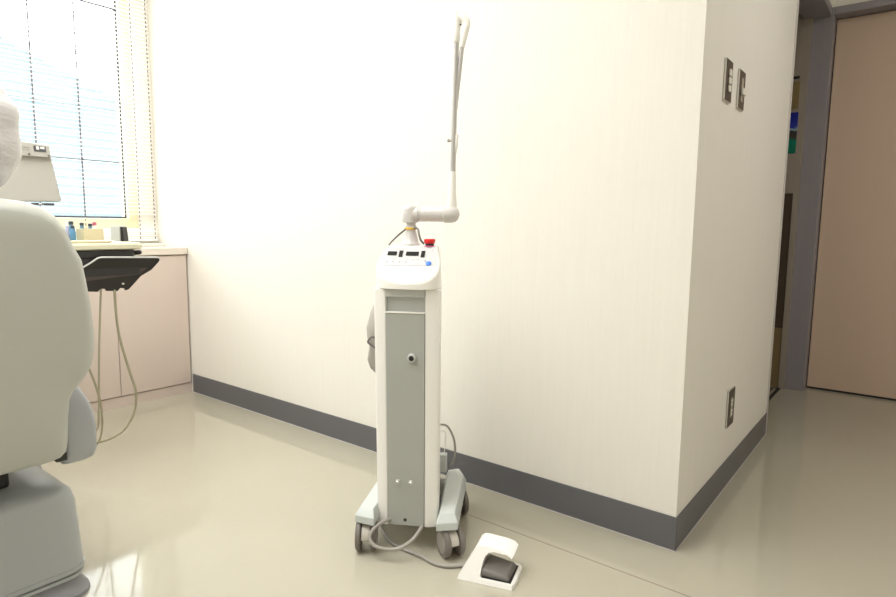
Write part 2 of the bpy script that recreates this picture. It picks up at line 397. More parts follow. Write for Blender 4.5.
# ------------------------------------------------------------------ the laser machine
MROT = math.radians(30)
lm = thing('laser_machine', 'white wheeled medical laser unit with grey front panel and folded arm', 'medical machine', (-0.671, -0.370, 0), MROT)
def shell_ring(z, s=1.0, front=True):
    k = s
    return [(-.061 * k, -.108), (-.061 * k, -.129), (-.075 * k, -.1285), (-.094 * k, -.121), (-.0985 * k, -.105), (-.090 * k, .10), (-.078 * k, .122), (.052 * k, .122),
            (.060 * k, .10), (.0895 * k, -.105), (.087 * k, -.120), (.066 * k, -.1275), (.049 * k, -.129), (.049 * k, -.108)]
bm = bmesh.new()
loft(bm, [[(a - .0045 * (z - .07) / .69, b, z) for a, b in shell_ring(z, s)] for z, s in ((.07, .965), (.41, .99), (.7575, 1.02))])
link('body_shell', bm, M['shell2'], lm, bevel=.003)
def fp(z0, z1, y0, y1, in_=.0):
    def w(z): return .965 + (z - .07) / .6875 * .055
    bm = bmesh.new()
    r = []
    for z in (z0, z1):
        k = w(z); d_ = -.0045 * (z - .07) / .69; r.append([((-.0605 + in_) * k + d_, y1, z), ((-.0605 + in_) * k + d_, y0, z), ((.0485 - in_) * k + d_, y0, z), ((.0485 - in_) * k + d_, y1, z)])
    loft(bm, r); return bm
link('front_panel', fp(.073, .690, -.1315, -.109), M['grey_panel'], lm, bevel=.0015)
link('top_band', fp(.735, .7565, -.1315, -.109), M['grey_light'], lm, bevel=.001)
link('handle_recess', fp(.6905, .7345, -.1125, -.1085), M['grey_light'], lm)
link('recess_lip', fp(.690, .6935, -.1335, -.113), M['shell'], lm, bevel=.001)
Lathe('key_lock', (.010, -.1312, .566), (0, -1, 0), [(0, .0125), (.008, .0125), (.010, .0105), (.010, .0065)], M['grey_light'], lm)
lk = Lathe('keyhole', (.010, -.1395, .566), (0, -1, 0), [(0, .007), (.0025, .007), (.003, .004)], M['display'], lm)
for sx in (-.029, .0095):
    Lathe('screw', (sx, -.1312, .2045), (0, -1, 0), [(0, .0075), (.003, .0075), (.004, .0055), (.0085, .0045), (.0105, .002)], M['chrome'], lm)
Lathe('vent_hole', (-.008, -.1312, .090), (0, -1, 0), [(0, .005), (.0006, .005)], M['black'], lm)
# side seam lines on the shell

# console head
def head_top(x, y):
    if y > -.042: return .8738 - max(0, y - .02) * .08
    z = .80 + .889 * (y + .125)
    return z
bm = bmesh.new(); n = 96; rings = []
def bnd(k):
    a = 2 * PI * k / n; c, s = math.cos(a), math.sin(a)
    e = .32
    x, y = .0975 * math.copysign(abs(c) ** e, c), -.002 + .1235 * math.copysign(abs(s) ** e, s)
    x = x * (1 - .36 * (y + .125) / .25) - .0085
    if y < -.05: y -= (1 - (x / .095) ** 2) * .026 * min(1, (-.05 - y) / .06)
    return (x, y)
for z, s in ((.758, .985), (.7585, 1.0), (.77, 1.0)):
    rings.append([(bnd(k)[0] * s, bnd(k)[1] * s, z) for k in range(n)])
for s in (1.0, .997, .99, .975, .955, .93, .90, .85, .78, .7, .6, .48, .35, .2, .05):
    r = []
    t = min(1, max(0, (s - .93) / .07)); drop = .008 * (1 - math.sqrt(max(0, 1 - t * t)))
    for k in range(n):
        x, y = bnd(k); x *= s; y = -.002 + (y + .002) * s
        z = max(.771, head_top(x, y) - drop)
        tp = max(0, (z - .825) / .055)
        r.append((x * (1 - .17 * tp) , y, z))
    rings.append(r)
loft(bm, rings)
link('console_head', bm, M['shell'], lm, smooth=60)
# sloped control panel decal and its details, in the slope's own frame
th = math.atan(.889)
def slope(x, s, h):       # s: distance up the slope from (y=-.125, z=.80); h: height off it
    return (x, -.125 + s * math.cos(th) - h * math.sin(th), .80 + s * math.sin(th) + h * math.cos(th))
def sbox(name, x0, x1, s0, s1, h0, h1, m, par=lm, bev=None):
    bm = bmesh.new()
    v = [bm.verts.new(slope(x, s, h)) for h in (h0, h1) for x, s in ((x0, s0), (x1, s0), (x1, s1), (x0, s1))]
    for f in ((0, 3, 2, 1), (4, 5, 6, 7), (0, 1, 5, 4), (1, 2, 6, 5), (2, 3, 7, 6), (3, 0, 4, 7)): bm.faces.new([v[i] for i in f])
    return link(name, bm, m, par, bevel=bev)
def sy(y): return (y + .125) / math.cos(th)
bm = bmesh.new()
v = [bm.verts.new(slope(x, s, h)) for h in (-.002, .0008) for x, s in ((-.079, sy(-.105)), (.074, sy(-.100)), (.066, sy(-.043)), (-.074, sy(-.050)))]
for f in ((0, 3, 2, 1), (4, 5, 6, 7), (0, 1, 5, 4), (1, 2, 6, 5), (2, 3, 7, 6), (3, 0, 4, 7)): bm.faces.new([v[i] for i in f])
cp = link('control_panel', bm, M['decal'], lm)
for x0, x1, a, b in ((-.0735, -.0475, -.0735, -.0625), (-.0405, -.0300, -.078, -.0595), (-.0205, .0155, -.0735, -.0625), (.0230, .0335, -.078, -.0595)):
    sbox('display', x0, x1, sy(a), sy(b), .0008, .003, M['display'], cp)
Lathe('blue_button', slope(.0485, sy(-.096), .0005), (0, -math.sin(th), math.cos(th)), [(0, .0082), (.002, .0082), (.003, .007)], M['blue'], cp)
Lathe('indicator', slope(.038, sy(-.089), .0005), (0, -math.sin(th), math.cos(th)), [(0, .002), (.0015, .002)], M['ink'], cp)
bm = bmesh.new()
def sq(x0, x1, s0, s1, h=.0010):
    v = [bm.verts.new(slope(x, s, h)) for x, s in ((x0, s0), (x1, s0), (x1, s1), (x0, s1))]; bm.faces.new(v)
for i in range(9): sq(-.066 + i * .0055, -.063 + i * .0055, sy(-.0545), sy(-.0535))
for x in (-.070, -.052, -.0205, -.003, .010): sq(x, x + .009, sy(-.0845), sy(-.0837))
for x in (-.072, -.055, -.037, -.019): 
    for q in range(3): sq(x + q * .002, x + q * .002 + .0012, sy(-.0945), sy(-.0915 + .0012 * (q % 2)))
sq(-.079, .073, sy(-.1035), sy(-.1031)); sq(.018, .0184, sy(-.101), sy(-.083)); sq(.052, .055, sy(-.058), sy(-.0565))
link('panel_marks', bm, M['ink'], cp)
# emergency stop
es = Lathe('emergency_button', (.041, -.034, .8720), (0, 0, 1), [(0, .0165), (.002, .0165), (.0025, .012), (.003, .0115)], M['magenta'], lm)
Lathe('button_collar', (.041, -.034, .8745), (0, 0, 1), [(0, .0125), (.006, .0125)], M['display'], es)
Lathe('button_cap', (.041, -.034, .8805), (0, 0, 1), [(0, .0135), (.002, .0155), (.009, .0165), (.0125, .0155), (.0135, .012), (.0137, .004)], M['red'], es)

# articulated arm
arm = Lathe('arm_post', (-.019, -.01, .872), (0, 0, 1), [(0, .0265), (.006, .0265), (.009, .0235), (.024, .020), (.0465, .0145), (.050, .0145), (.0505, .0175), (.057, .0175), (.0575, .014), (.068, .014)], M['arm'], lm)
Lathe('post_tag', (-.019, -.01, .9190), (0, 0, 1), [(0, .0165), (.001, .0185), (.006, .0185), (.007, .0165)], M['yellow'], arm)
Tube('strap', [(-.006, -.026, .923), (.006, -.032, .921), (.011, -.04, .905), (.017, -.045, .890), (.026, -.042, .879)], .0030, M['cable_dark'], arm, 8, 6)
for dy in (0, .006):
    Tube('strap', [(-.030, -.020, .923 - dy * .3), (-.050, -.035, .905 - dy * .4), (-.068, -.045 + dy, .885), (-.076, -.048 + dy, .8745)], .0017, M['cable_dark'], arm, 6, 6)
Lathe('elbow_joint', (-.022, -.01, .9385), (0, 0, 1), [(0, .018), (.001, .0215), (.004, .0225), (.038, .0235), (.046, .0215), (.051, .015), (.0525, .006)], M['arm'], lm)
ha = Lathe('horizontal_arm', (-.022, -.01, .9645), (1, 0, 0), [(0, .0205), (.020, .0215), (.0205, .0235), (.026, .0235), (.0265, .0215), (.028, .0215), (.0285, .0235), (.031, .0235), (.0315, .0220), (.101, .0220)], M['arm'], lm)
Lathe('wrist_joint', (.078, -.01, .9645), (1, 0, 0), [(0, .023), (.001, .0245), (.022, .0245), (.034, .0215), (.041, .015), (.0445, .006)], M['arm'], lm)
Lathe('riser_sleeve', (.1000, -.01, .972), (.02, 0, 1), [(0, .0165), (.02, .0145), (.05, .0115), (.10, .0095), (.113, .0090), (.1135, .0070)], M['shell'], lm)
Lathe('riser_tube', (.1022, -.01, 1.085), (.014, 0, 1), [(0, .0080), (.355, .0080)], M['steel'], lm)
Lathe('riser_cap', (.1072, -.01, 1.4375), (.014, 0, 1), [(0, .0085), (.002, .0100), (.03, .0110), (.072, .0124), (.080, .0110), (.084, .006)], M['shell'], lm)
bm = bmesh.new(); tube(bm, [(.1035, -.01, 1.508), (.112, -.01, 1.508), (.126, -.012, 1.501), (.136, -.013, 1.491), (.137, -.013, 1.478)], [.0095, .0115, .0112, .0108, .0100], 16, 1)
link('top_joint', bm, M['shell'], lm, smooth=60)
Lathe('top_bolt', (.1205, -.021, 1.482), (0, -1, 0), [(0, .003), (.0015, .003)], M['pewter'], lm)
Lathe('return_cap', (.1355, -.013, 1.482), (-.20, 0, -1), [(0, .0095), (.002, .0108), (.01, .0104), (.056, .0082), (.060, .0070)], M['shell'], lm)
Lathe('return_tube', (.1242, -.013, 1.424), (-.105, .05, -1), [(0, .0062), (.245, .0056)], M['steel'], lm)
Lathe('handpiece', (.1120, -.009, 1.190), (-.10, 0, -1), [(0, .0045), (.004, .0065), (.035, .0070), (.060, .0045), (.085, .003), (.088, .001)], M['shell2'], lm)
Lathe('arm_latch', (.098, -.014, 1.170), (-1, 0, .15), [(0, .003), (.006, .003), (.0065, .005), (.011, .005), (.012, .003)], M['cable'], lm)

# side pouch / holder on the left flank
bm = bmesh.new(); rings = []
for z, xo, w in ((.735, -.101, .006), (.715, -.118, .020), (.68, -.134, .034), (.63, -.148, .042), (.60, -.144, .040), (.575, -.140, .034), (.555, -.143, .030), (.53, -.147, .026), (.505, -.136, .018), (.485, -.115, .008)):
    ring = []
    for k in range(14):
        a = 2 * PI * k / 14
        ring.append(((xo - .092) / 2 + (abs(xo + .092) / 2 + .001) * math.cos(a), -.02 + w * math.sin(a) + .004 * math.sin(7 * a + z * 60), z))
    rings.append(ring)
loft(bm, rings); link('side_pouch', bm, M['pouch'], lm, smooth=60)
Tube('pouch_hook', [(-.098, -.06, .60), (-.122, -.064, .608), (-.136, -.058, .592), (-.124, -.060, .582), (-.098, -.062, .565)], .003, M['cable_dark'], lm, 8, 5)

# base legs
def leg_bm(s):
    out = [(.089, -.176), (.148, -.160), (.140, .130), (.115, .188), (.070, .165)]
    inn = [(.096, -.154), (.136, -.142), (.130, .126), (.110, .172), (.078, .155)]
    bm = bmesh.new()
    loft(bm, [[(s * a, b, .086) for a, b in out], [(s * a, b, .108) for a, b in out], [(s * a, b, .128) for a, b in inn]])
    return bm
for s in (1, -1): link('base_leg', leg_bm(s), M['foot_grey'], lm, bevel=.0022)
Box('chassis', -.09, .09, -.10, .15, .072, .098, M['tire'], lm)
Box('chassis_foot', -.115, .115, .02, .10, .082, .100, M['tire'], lm)
Box('rear_socket', .050, .074, .123, .150, .130, .190, M['foot_grey'], lm, bevel=.003)
Tube('power_cable', [(.050, .124, .292), (.076, .13, .285), (.097, .13, .245), (.102, .13, .20), (.096, .13, .165), (.084, .135, .15)], .0035, M['cable'], lm, 8, 6)
Tube('thin_cable', [(.056, .126, .27), (.070, .13, .262), (.068, .132, .21), (.064, .136, .19)], .0015, M['shell'], lm, 6, 5)
Tube('front_loop_cable', [(-.035, -.10, .080), (-.066, -.150, .090), (-.090, -.178, .078), (-.096, -.192, .058), (-.074, -.200, .040), (-.022, -.198, .036), (.018, -.178, .052), (.038, -.142, .070), (.041, -.118, .076)], .0052, M['cable'], lm, 10, 8)
bm = bmesh.new(); lathe(bm, (.040, -.112, .079), (0, -.3, -1), [(-.006, .013), (.010, .013), (.011, .009)], 20)
link('cable_gland', bm, M['fork'], lm, smooth=40)
Tube('under_cable', [(-.07, -.03, .060), (-.03, -.07, .058), (.01, -.09, .062), (.018, -.1, .070)], .005, M['cable_dark'], lm, 8, 5)

# casters
def caster(x, y, ang):
    c = bpy.data.objects.new('caster', None); COL.objects.link(c); c.parent = lm
    c.location = (x, y, 0); c.rotation_euler = (0, 0, ang); c.empty_display_size = .02
    R = .0425
    for s in (-1, 1):
        w_ = bmesh.new()
        lathe(w_, (s * .0135, 0, R), (s, 0, 0), [(0, .030), (.001, R - .003), (.004, R), (.012, R), (.016, R - .004), (.0165, R - .010), (.0155, R - .012), (.0175, .020), (.0180, .006)], 36)
        link('wheel', w_, M['tire'], c, smooth=35)
        cw = bmesh.new(); lathe(cw, (s * .0285, 0, R), (s, 0, 0), [(0, R - .013), (.0018, R - .0135), (.0035, .018), (.004, .006)], 32)
        link('wheel_cap', cw, M['wheelcap'], c, smooth=40)
    f = bmesh.new()
    poly = []
    for k in range(19):
        a = math.radians(-60 + 240 * k / 18)
        poly.append((.034 * math.cos(a), R + .034 * math.sin(a)))
    prism(f, [(a, b) for a, b in poly], -.0125, .0125, 0)
    link('fork', f, M['fork'], c, bevel=.002)
    Lathe('stem', (0, .006, .068), (0, 0, 1), [(0, .009), (.018, .009)], M['steel'], c)
caster(-.118, -.146, math.radians(9)); caster(.126, -.140, math.radians(32))
caster(.112, .108, math.radians(24)); caster(-.116, .115, math.radians(5))

# ------------------------------------------------------------------ foot pedal
fpd = thing('foot_pedal', 'white hooded foot switch with grey pedal on the floor beside the machine', 'foot pedal', (-0.406, -0.511, 0), math.radians(18))
prof = [(.0, .0), (.154, .0), (.153, .011), (.148, .015), (.066, .015), (.062, .018), (.0625, .042), (.066, .058), (.074, .067), (.088, .0705), (.122, .0695), (.134, .0655), (.139, .0630),
        (.141, .0655), (.130, .0720), (.110, .0765), (.060, .0800), (.046, .0790), (.036, .072), (.022, .045), (.004, .014)]
bm = bmesh.new(); rings = []
for v in (0, .02, .04, .06, .08, .1, .108):
    r = []
    for u, z in prof:
        q = v / .108
        vv = v * (1 - .46 * max(0, z - .015) / .065) + .46 * .108 * max(0, z - .015) / .065
        e = .006 if v in (0, .108) else 0
        zz = z + (.006 * q if z > .05 else 0)
        r.append((u - (.004 if (e and u > .14) else 0), vv, zz))
    rings.append(r)
loft(bm, rings); link('pedal_housing', bm, M['pedal_white'], fpd, bevel=.0018)
bm = bmesh.new()
loft(bm, [[(.064, .010, .0152), (.139, .008, .0152), (.142, .086, .0152), (.064, .09, .0152)],
          [(.064, .010, .030), (.137, .008, .023), (.140, .086, .025), (.064, .09, .029)],
          [(.066, .016, .036), (.130, .015, .030), (.134, .080, .033), (.066, .085, .041)]])
link('pedal', bm, M['pedal_grey'], fpd, bevel=.004)
Box('pedal_well', .0625, .1445, .006, .094, .0151, .0165, M['black'], fpd)
def m2p(x, y, z):      # a point beside the machine, seen from the pedal
    wx = -.671 + x * math.cos(MROT) - y * math.sin(MROT) + .406; wy = -.370 + x * math.sin(MROT) + y * math.cos(MROT) + .511
    a = math.radians(18); return (wx * math.cos(a) + wy * math.sin(a), -wx * math.sin(a) + wy * math.cos(a), z)
Tube('pedal_cord', [(.02, .06, .010), (-.002, .058, .007), m2p(.125, -.208, .006), m2p(.085, -.198, .006), m2p(.042, -.168, .006), m2p(-.04, -.123, .006), m2p(-.085, -.065, .006), m2p(-.11, -.01, .008), m2p(-.10, .04, .03), m2p(-.07, .06, .066)], .0050, M['cable'], fpd, 10, 8)

# ------------------------------------------------------------------ switches and socket
def plate(name, y, z, label, cat, w=.076, h=.120, group=None):
    t = thing(name, label, cat, (0, y, z), 0, group)
    bm = bmesh.new(); prism(bm, rrect(-w / 2, w / 2, -h / 2, h / 2, .003), .0005, .0065, 0)
    link('cover_plate', bm, M['plate_edge'], t, bevel=.002)
    bm = bmesh.new(); prism(bm, rrect(-w / 2 + .0025, w / 2 - .0025, -h / 2 + .0025, h / 2 - .0025, .003), .0066, .0072, 0)
    link('plate_face', bm, M['pewter'], t)
    return t
t = plate('light_switch', .245, 1.366, 'triple rocker light switch plate nearer the wall corner', 'light switch')
Box('rocker_surround', .0073, .0082, -.014, .014, -.034, .034, M['brown'], t)
for zz in (-.0225, 0, .0225): Box('rocker', .0083, .0125, -.0105, .0105, zz - .0095, zz + .0095, M['rocker'], t, bevel=.0015)
t = plate('dimmer_switch', .408, 1.368, 'switch plate with a protruding ivory slider, further from the corner', 'light switch')
Box('slider_track', .0073, .0085, -.012, .012, -.036, .036, M['slot'], t)
Box('slider_knob', .0086, .016, -.016, .020, -.016, .004, M['rocker'], t, bevel=.002)
t = plate('wall_socket', .560, .300, 'metal wall socket low on the return wall above the baseboard', 'wall socket', .092, .138)
Box('socket_insert', .0073, .0085, -.013, .013, -.036, .036, M['slot'], t)
for zz in (-.018, .018):
    f = Box('outlet', .0086, .0100, -.011, .011, zz - .011, zz + .011, M['rocker'], t, bevel=.001)
    for yy in (-.004, .004): Box('contact_slot', .0101, .0103, yy - .0008, yy + .0008, zz - .004, zz + .004, M['black'], f)

# ------------------------------------------------------------------ dental chair
dc = thing('dental_chair', 'grey beige dental chair seen from behind, covered headrest, at the left edge', 'dental chair', (-1.3, -1.362, 0))
def X(x): return x + 1.3
hw = [(.378, .150), (.383, .172), (.395, .184), (.42, .187), (.48, .188), (.525, .191), (.545, .200), (.57, .222), (.60, .238), (.64, .244), (.68, .243), (.74, .236), (.80, .225), (.85, .215), (.884, .205), (.92, .189), (.945, .170), (.962, .146), (.973, .110), (.978, .060)]
hw = [(z, w_ - (.012 if z < .86 else .020)) for z, w_ in hw]
out = [(w_, z) for z, w_ in hw] + [(-w_, z) for z, w_ in reversed(hw)]
bm = bmesh.new(); rings = []
ts = [-1, -.96, -.8, -.5, 0, .4, .7, .88, .97]
for t_ in ts:
    q = 1 - .16 * (1 - math.sqrt(max(0, 1 - abs(t_) ** 2.6)))
    rings.append([(X(-1.03) + .065 * t_ + (z - .68) * .16, y * q, .67 + (z - .67) * (1 - (1 - q) * .75)) for y, z in out])
q0 = q
for s_, dx in ((.80, .006), (.6, .013), (.4, .018), (.2, .020), (.03, .021)):
    rings.append([(X(-1.03) + .065 * .97 + dx + (.67 + (z - .67) * s_ - .68) * .16, y * s_, .67 + (z - .67) * s_) for y, z in out])
loft(bm, rings); link('backrest_shell', bm, M['chair'], dc, smooth=55)
bm = bmesh.new(); rings = []
for t_ in (-1, -.9, -.6, 0, .6, 1):
    q = (.93 - .10 * (1 - math.sqrt(max(0, 1 - abs(t_) ** 3))))
    rings.append([(X(-1.115) + .05 * t_ + (z - .68) * .16, y * q, .67 + (z - .67) * q) for y, z in out if z > .40])
loft(bm, rings); link('backrest_cushion', bm, M['chair_cush'], dc, smooth=55)
# headrest under a wrinkled clear plastic cover
Box('headrest_post', X(-1.05), X(-1.02), -.03, .03, .95, 1.03, M['steel'], dc, bevel=.004)
def blob(c, r, e, amp, seed, nu=40, nv=26):
    bm = bmesh.new(); rings = []
    for j in range(nv + 1):
        ph = -PI / 2 + PI * j / nv; r_ = []
        for i in range(nu):
            a = 2 * PI * i / nu
            f = lambda t, ee: math.copysign(abs(t) ** ee, t)
            p = Vector((f(math.cos(ph), e) * f(math.cos(a), e) * r[0], f(math.cos(ph), e) * f(math.sin(a), e) * r[1], f(math.sin(ph), e) * r[2]))
            if j in (0, nv): p = Vector((p.x * .02 + .001 * math.cos(a), p.y * .02 + .001 * math.sin(a), p.z))
            nz_ = noise.noise(Vector((p.x * 9, p.y * 9, p.z * 26)) + Vector((seed, 0, 0))) * amp
            p *= 1 + nz_
            r_.append(tuple(p + Vector(c)))
        rings.append(r_)
    loft(bm, rings); return bm
link('headrest', blob((X(-1.06), -.005, 1.095), (.050, .110, .085), .7, 0, 0), M['chair_cush'], dc, smooth=60)
link('headrest_cover', blob((X(-1.055), -.014, 1.112), (.070, .137, .130), .74, .065, 3, 60, 40), M['plastic'], dc, smooth=60)
# grey bracket on the window side of the backrest
bm = bmesh.new(); rings = []
for z, y1_, k_ in ((.340, .244, .8), (.348, .256, .93), (.366, .262, 1), (.42, .263, 1), (.46, .259, 1), (.49, .250, .97), (.52, .236, .9), (.545, .222, .8), (.555, .212, .6)):
    rings.append([(a_, b_, z) for a_, b_ in rrect(X(-1.17) - .07 * k_, X(-1.17) + .07 * k_, .188, y1_, .011, 4)])
loft(bm, rings); link('armrest_bracket', bm, M['chair_lilac'], dc, smooth=50)
Box('bracket_hinge', X(-1.20), X(-1.09), .165, .1875, .36, .46, M['mech'], dc)
# seat and leg rest stretching away towards the window
bm = bmesh.new()
loft(bm, [[(x_, y_ * k, z_ + (-.045 if b_ else .045)) for (y_, b_) in ((.22, 1), (.235, 1), (.235, 0), (.20, 0), (-.20, 0), (-.235, 0), (-.235, 1), (-.22, 1))] for x_, z_, k in ((X(-1.13), .45, .75), (X(-1.2), .445, .9), (X(-1.45), .43, 1), (X(-1.65), .44, .95), (X(-1.8), .46, .85))])
link('seat', bm, M['chair_cush'], dc, bevel=.02)
bm = bmesh.new()
loft(bm, [[(x_, y_ * k, z_ + (-.035 if b_ else .035)) for (y_, b_) in ((.22, 1), (.22, 0), (-.22, 0), (-.22, 1))] for x_, z_, k in ((X(-1.81), .455, .85), (X(-2.0), .38, .78), (X(-2.2), .27, .7))])
link('leg_rest', bm, M['chair_cush'], dc, bevel=.02)
# base
def base_ring(z, gx, gy, r): return [(a, b, z) for a, b in rrect(X(-1.75) - gx, X(-1.10) + gx, -.222 - gy, .222 + gy, r)]
bm = bmesh.new()
loft(bm, [base_ring(z, g, g, r) for z, g, r in ((.078, .004, .05), (.12, .002, .05), (.235, -.004, .05), (.262, -.010, .05), (.276, -.022, .045), (.284, -.045, .04), (.290, -.10, .03))])
link('base_box', bm, M['chair_grey'], dc, smooth=50)
bm = bmesh.new()
loft(bm, [base_ring(z, g, g, r) for z, g, r in ((.048, -.004, .05), (.052, .004, .05), (.060, .004, .05), (.061, -.003, .05), (.066, -.003, .05), (.067, .006, .05), (.0775, .006, .05))])
link('base_lip', bm, M['chair_grey'], dc, smooth=30)
bm = bmesh.new(); loft(bm, [base_ring(z, g, g, .06) for z, g in ((0, .015), (.010, .014), (.018, .004), (.048, -.008))]); link('foot_plate', bm, M['chair_foot'], dc, smooth=40)
Box('lift_mechanism', X(-1.55), X(-1.20), -.15, .10, .288, .385, M['mech'], dc, bevel=.01)
for (a_, b_, c_) in ((-1.195, .03, .30), (-1.195, .055, .31), (-1.195, .08, .305)):
    Box('terminal', X(a_), X(a_) + .012, b_, b_ + .010, c_ + .03, c_ + .05, M['copper'], dc, bevel=.002)
Tube('lift_wire', [(X(-1.195), -.10, .34), (X(-1.185), -.02, .33), (X(-1.185), .06, .345), (X(-1.20), .10, .34)], .004, M['cable'], dc, 8, 5)

# ------------------------------------------------------------------ instrument delivery unit
du = thing('delivery_unit', 'cream topped instrument tray with black underside and hoses in front of the cabinet', 'dental unit', (-1.9, -.85, 0))
def U(p): return (p[0] + 1.9, p[1] + .85, p[2])
bm = bmesh.new()
def tray_ring(z, g): return [U((a, b, z)) for a, b in rrect(-2.20 - g, -1.79 + g, -.99 - g, -.628 + g, .035)]
loft(bm, [tray_ring(.832, -.010), tray_ring(.836, 0), tray_ring(.850, 0), tray_ring(.857, -.006), tray_ring(.857, -.016), tray_ring(.8535, -.020), tray_ring(.8535, -.05)])
link('tray_top', bm, M['unit_cream'], du, smooth=35)
bm = bmesh.new()
prism(bm, [(a + 1.9, b + .85) for a, b in rrect(-2.17, -1.80, -.975, -.655, .03)], .803, .8315)
link('tray_underside', bm, M['unit_black'], du, bevel=.004)
Tube('side_handle', [U((-1.84, -.72, .815)), U((-1.82, -.645, .820)), U((-1.85, -.634, .818)), U((-1.92, -.634, .812))], .009, M['unit_black'], du, 10, 5)
# hanging black instrument bracket, leaning outwards at the top
def plate_pt(y, z, x): return U((x + (z - .68) * .55, -.88 + (y + .88) * .93, z))
pl = [(-.880, .745), (-.847, .769), (-.820, .786), (-.797, .803), (-.785, .806), (-.566, .799), (-.556, .793), (-.557, .784), (-.580, .753), (-.618, .730), (-.640, .700), (-.655, .680), (-.668, .677), (-.671, .685), (-.690, .688), (-.697, .677), (-.740, .680), (-.746, .689), (-.764, .690), (-.772, .679), (-.800, .682), (-.880, .690)]
bm = bmesh.new(); loft(bm, [[plate_pt(y, z, -1.86) for y, z in pl], [plate_pt(y, z, -1.848) for y, z in pl]])
link('instrument_bracket', bm, M['unit_black'], du, bevel=.002)
bm = bmesh.new(); band = [(-.84, .760), (-.60, .762), (-.625, .738), (-.835, .722)]
loft(bm, [[plate_pt(y, z, -1.8478) for y, z in band], [plate_pt(y, z, -1.8465) for y, z in band]])
link('bracket_band', bm, M['unit_dark'], du)
bm = bmesh.new()
rim = [(-.880, .747), (-.847, .771), (-.820, .788), (-.797, .805), (-.785, .808), (-.566, .801), (-.555, .794)]
tube(bm, [plate_pt(y, z, -1.848) for y, z in rim], .0030, 8); link('bracket_rim', bm, M['unit_edge'], du, smooth=50)
bm = bmesh.new(); lathe(bm, plate_pt(-.684, .705, -1.8475), (1, 0, 0), [(0, .0045), (.001, .0045)], 16); link('bracket_screw', bm, M['chrome'], du)
Box('bracket_mount', .02, .10, .00, .20, .74, .803, M['unit_black'], du)
for pts, r in (([(-1.85, -.723, .70), (-1.85, -.717, .531), (-1.85, -.685, .372), (-1.85, -.664, .277), (-1.85, -.679, .193), (-1.85, -.73, .135), (-1.85, -.809, .122), (-1.86, -.88, .15), (-1.88, -.95, .22)], .0048),
               ([(-1.85, -.768, .70), (-1.85, -.787, .466), (-1.85, -.800, .25), (-1.85, -.812, .17), (-1.86, -.86, .14), (-1.88, -.94, .20)], .0038),
               ([(-1.86, -.90, .72), (-1.855, -.86, .50), (-1.85, -.819, .385), (-1.85, -.792, .255), (-1.85, -.802, .132), (-1.86, -.86, .10), (-1.88, -.93, .17)], .0040)):
    Tube('hose', [U(p) for p in pts], r, M['hose'], du, 8, 8)
# arm carrying the unit, hidden behind the chair
Tube('support_arm', [U((-2.05, -.93, .81)), U((-2.05, -.93, .60)), U((-2.05, -1.0, .22)), U((-2.05, -1.0, .035))], .022, M['chair_grey'], du, 16, 4)
Lathe('unit_foot', U((-2.05, -1.0, 0)), (0, 0, 1), [(0, .065), (.02, .065), (.035, .05), (.036, .02)], M['chair_foot'], du)

# oval dish and small items on the tray
bm = bmesh.new(); n = 40
def oval(a, b, z): return [(a * math.cos(2 * PI * k / n), b * math.sin(2 * PI * k / n), z) for k in range(n)]
loft(bm, [oval(.045, .060, 0), oval(.055, .072, .006), oval(.058, .076, .010), oval(.054, .071, .0095), oval(.045, .060, .003)])
o = link('oval_dish', bm, M['box_cream'], None, smooth=40, loc=(-1.87, -.785, .8540)); tag(o, 'shallow oval cream dish at the front of the instrument tray', 'dish')
tb = thing('tall_tube', 'slim lavender tube standing at the left end of the tray', 'tube', (-2.05, -.795, .8540))
Lathe('body', (0, 0, 0), (0, 0, 1), [(0, .006), (.002, .0065), (.055, .0065), (.062, .0045)], M['lavender'], tb, 16)
Lathe('cap', (0, 0, .0625), (0, 0, 1), [(0, .004), (.012, .0035), (.02, .002)], M['sill'], tb, 16)
M['box_tan'] = mat('box_tan', (0.62, 0.55, 0.36), 0.5)
bx = thing('open_box', 'cream open box of small bottles on the instrument tray', 'box', (-2.07, -.708, .8540))
bm = bmesh.new()
x0, x1, y0, y1, h = -.035, .035, -.036, .036, .052
box(bm, x0, x1, y0, y1, 0, .003); box(bm, x0, x0 + .003, y0, y1, .003, h); box(bm, x1 - .003, x1, y0, y1, .003, h)
box(bm, x0 + .003, x1 - .003, y0, y0 + .003, .003, h); box(bm, x0 + .003, x1 - .003, y1 - .003, y1, .003, h)
link('box_body', bm, M['box_tan'], bx, bevel=.001)
def bottle(x, y, z, s, label, cap, body):
    b = thing('small_bottle', label, 'bottle', (x, y, z), 0, 'little bottles on the instrument tray')
    Lathe('bottle_body', (0, 0, 0), (0, 0, 1), [(0, .008 * s), (.002, .009 * s), (.034 * s, .009 * s), (.041 * s, .005 * s), (.045 * s, .0045 * s)], body, b, 18)
    Lathe('bottle_cap', (0, 0, .0453 * s), (0, 0, 1), [(0, .0058 * s), (.009 * s, .0055 * s), (.0095 * s, .003 * s)], cap, b, 16)
bottle(-2.045, -.778, .8540, 1.15, 'blue bottle with dark cap, leftmost of those left of the cream box', M['bottle_cap'], M['bottle_blue'])
bottle(-2.09, -.766, .8540, 1.45, 'taller blue bottle with dark cap touching the left of the cream box', M['bottle_cap'], M['bottle_blue'])
bottle(-2.085, -.730, .8572, 1.30, 'dark capped blue bottle at the left inside the cream box', M['bottle_cap'], M['bottle_blue'])
bottle(-2.07, -.706, .8572, 1.25, 'dark capped blue bottle in the middle of the cream box', M['bottle_cap'], M['bottle_blue'])
bottle(-2.085, -.684, .8572, 1.35, 'pink capped bottle at the right inside the cream box', M['cap_pink'], M['sill'])
dv = thing('small_device', 'small white box with black right face at the tray end', 'device', (-2.07, -.600, .8540), math.radians(-28))
bm = bmesh.new(); prism(bm, rrect(-.022, .018, -.022, .022, .005), 0, .062); link('device_body', bm, M['grey_light'], dv, bevel=.002)
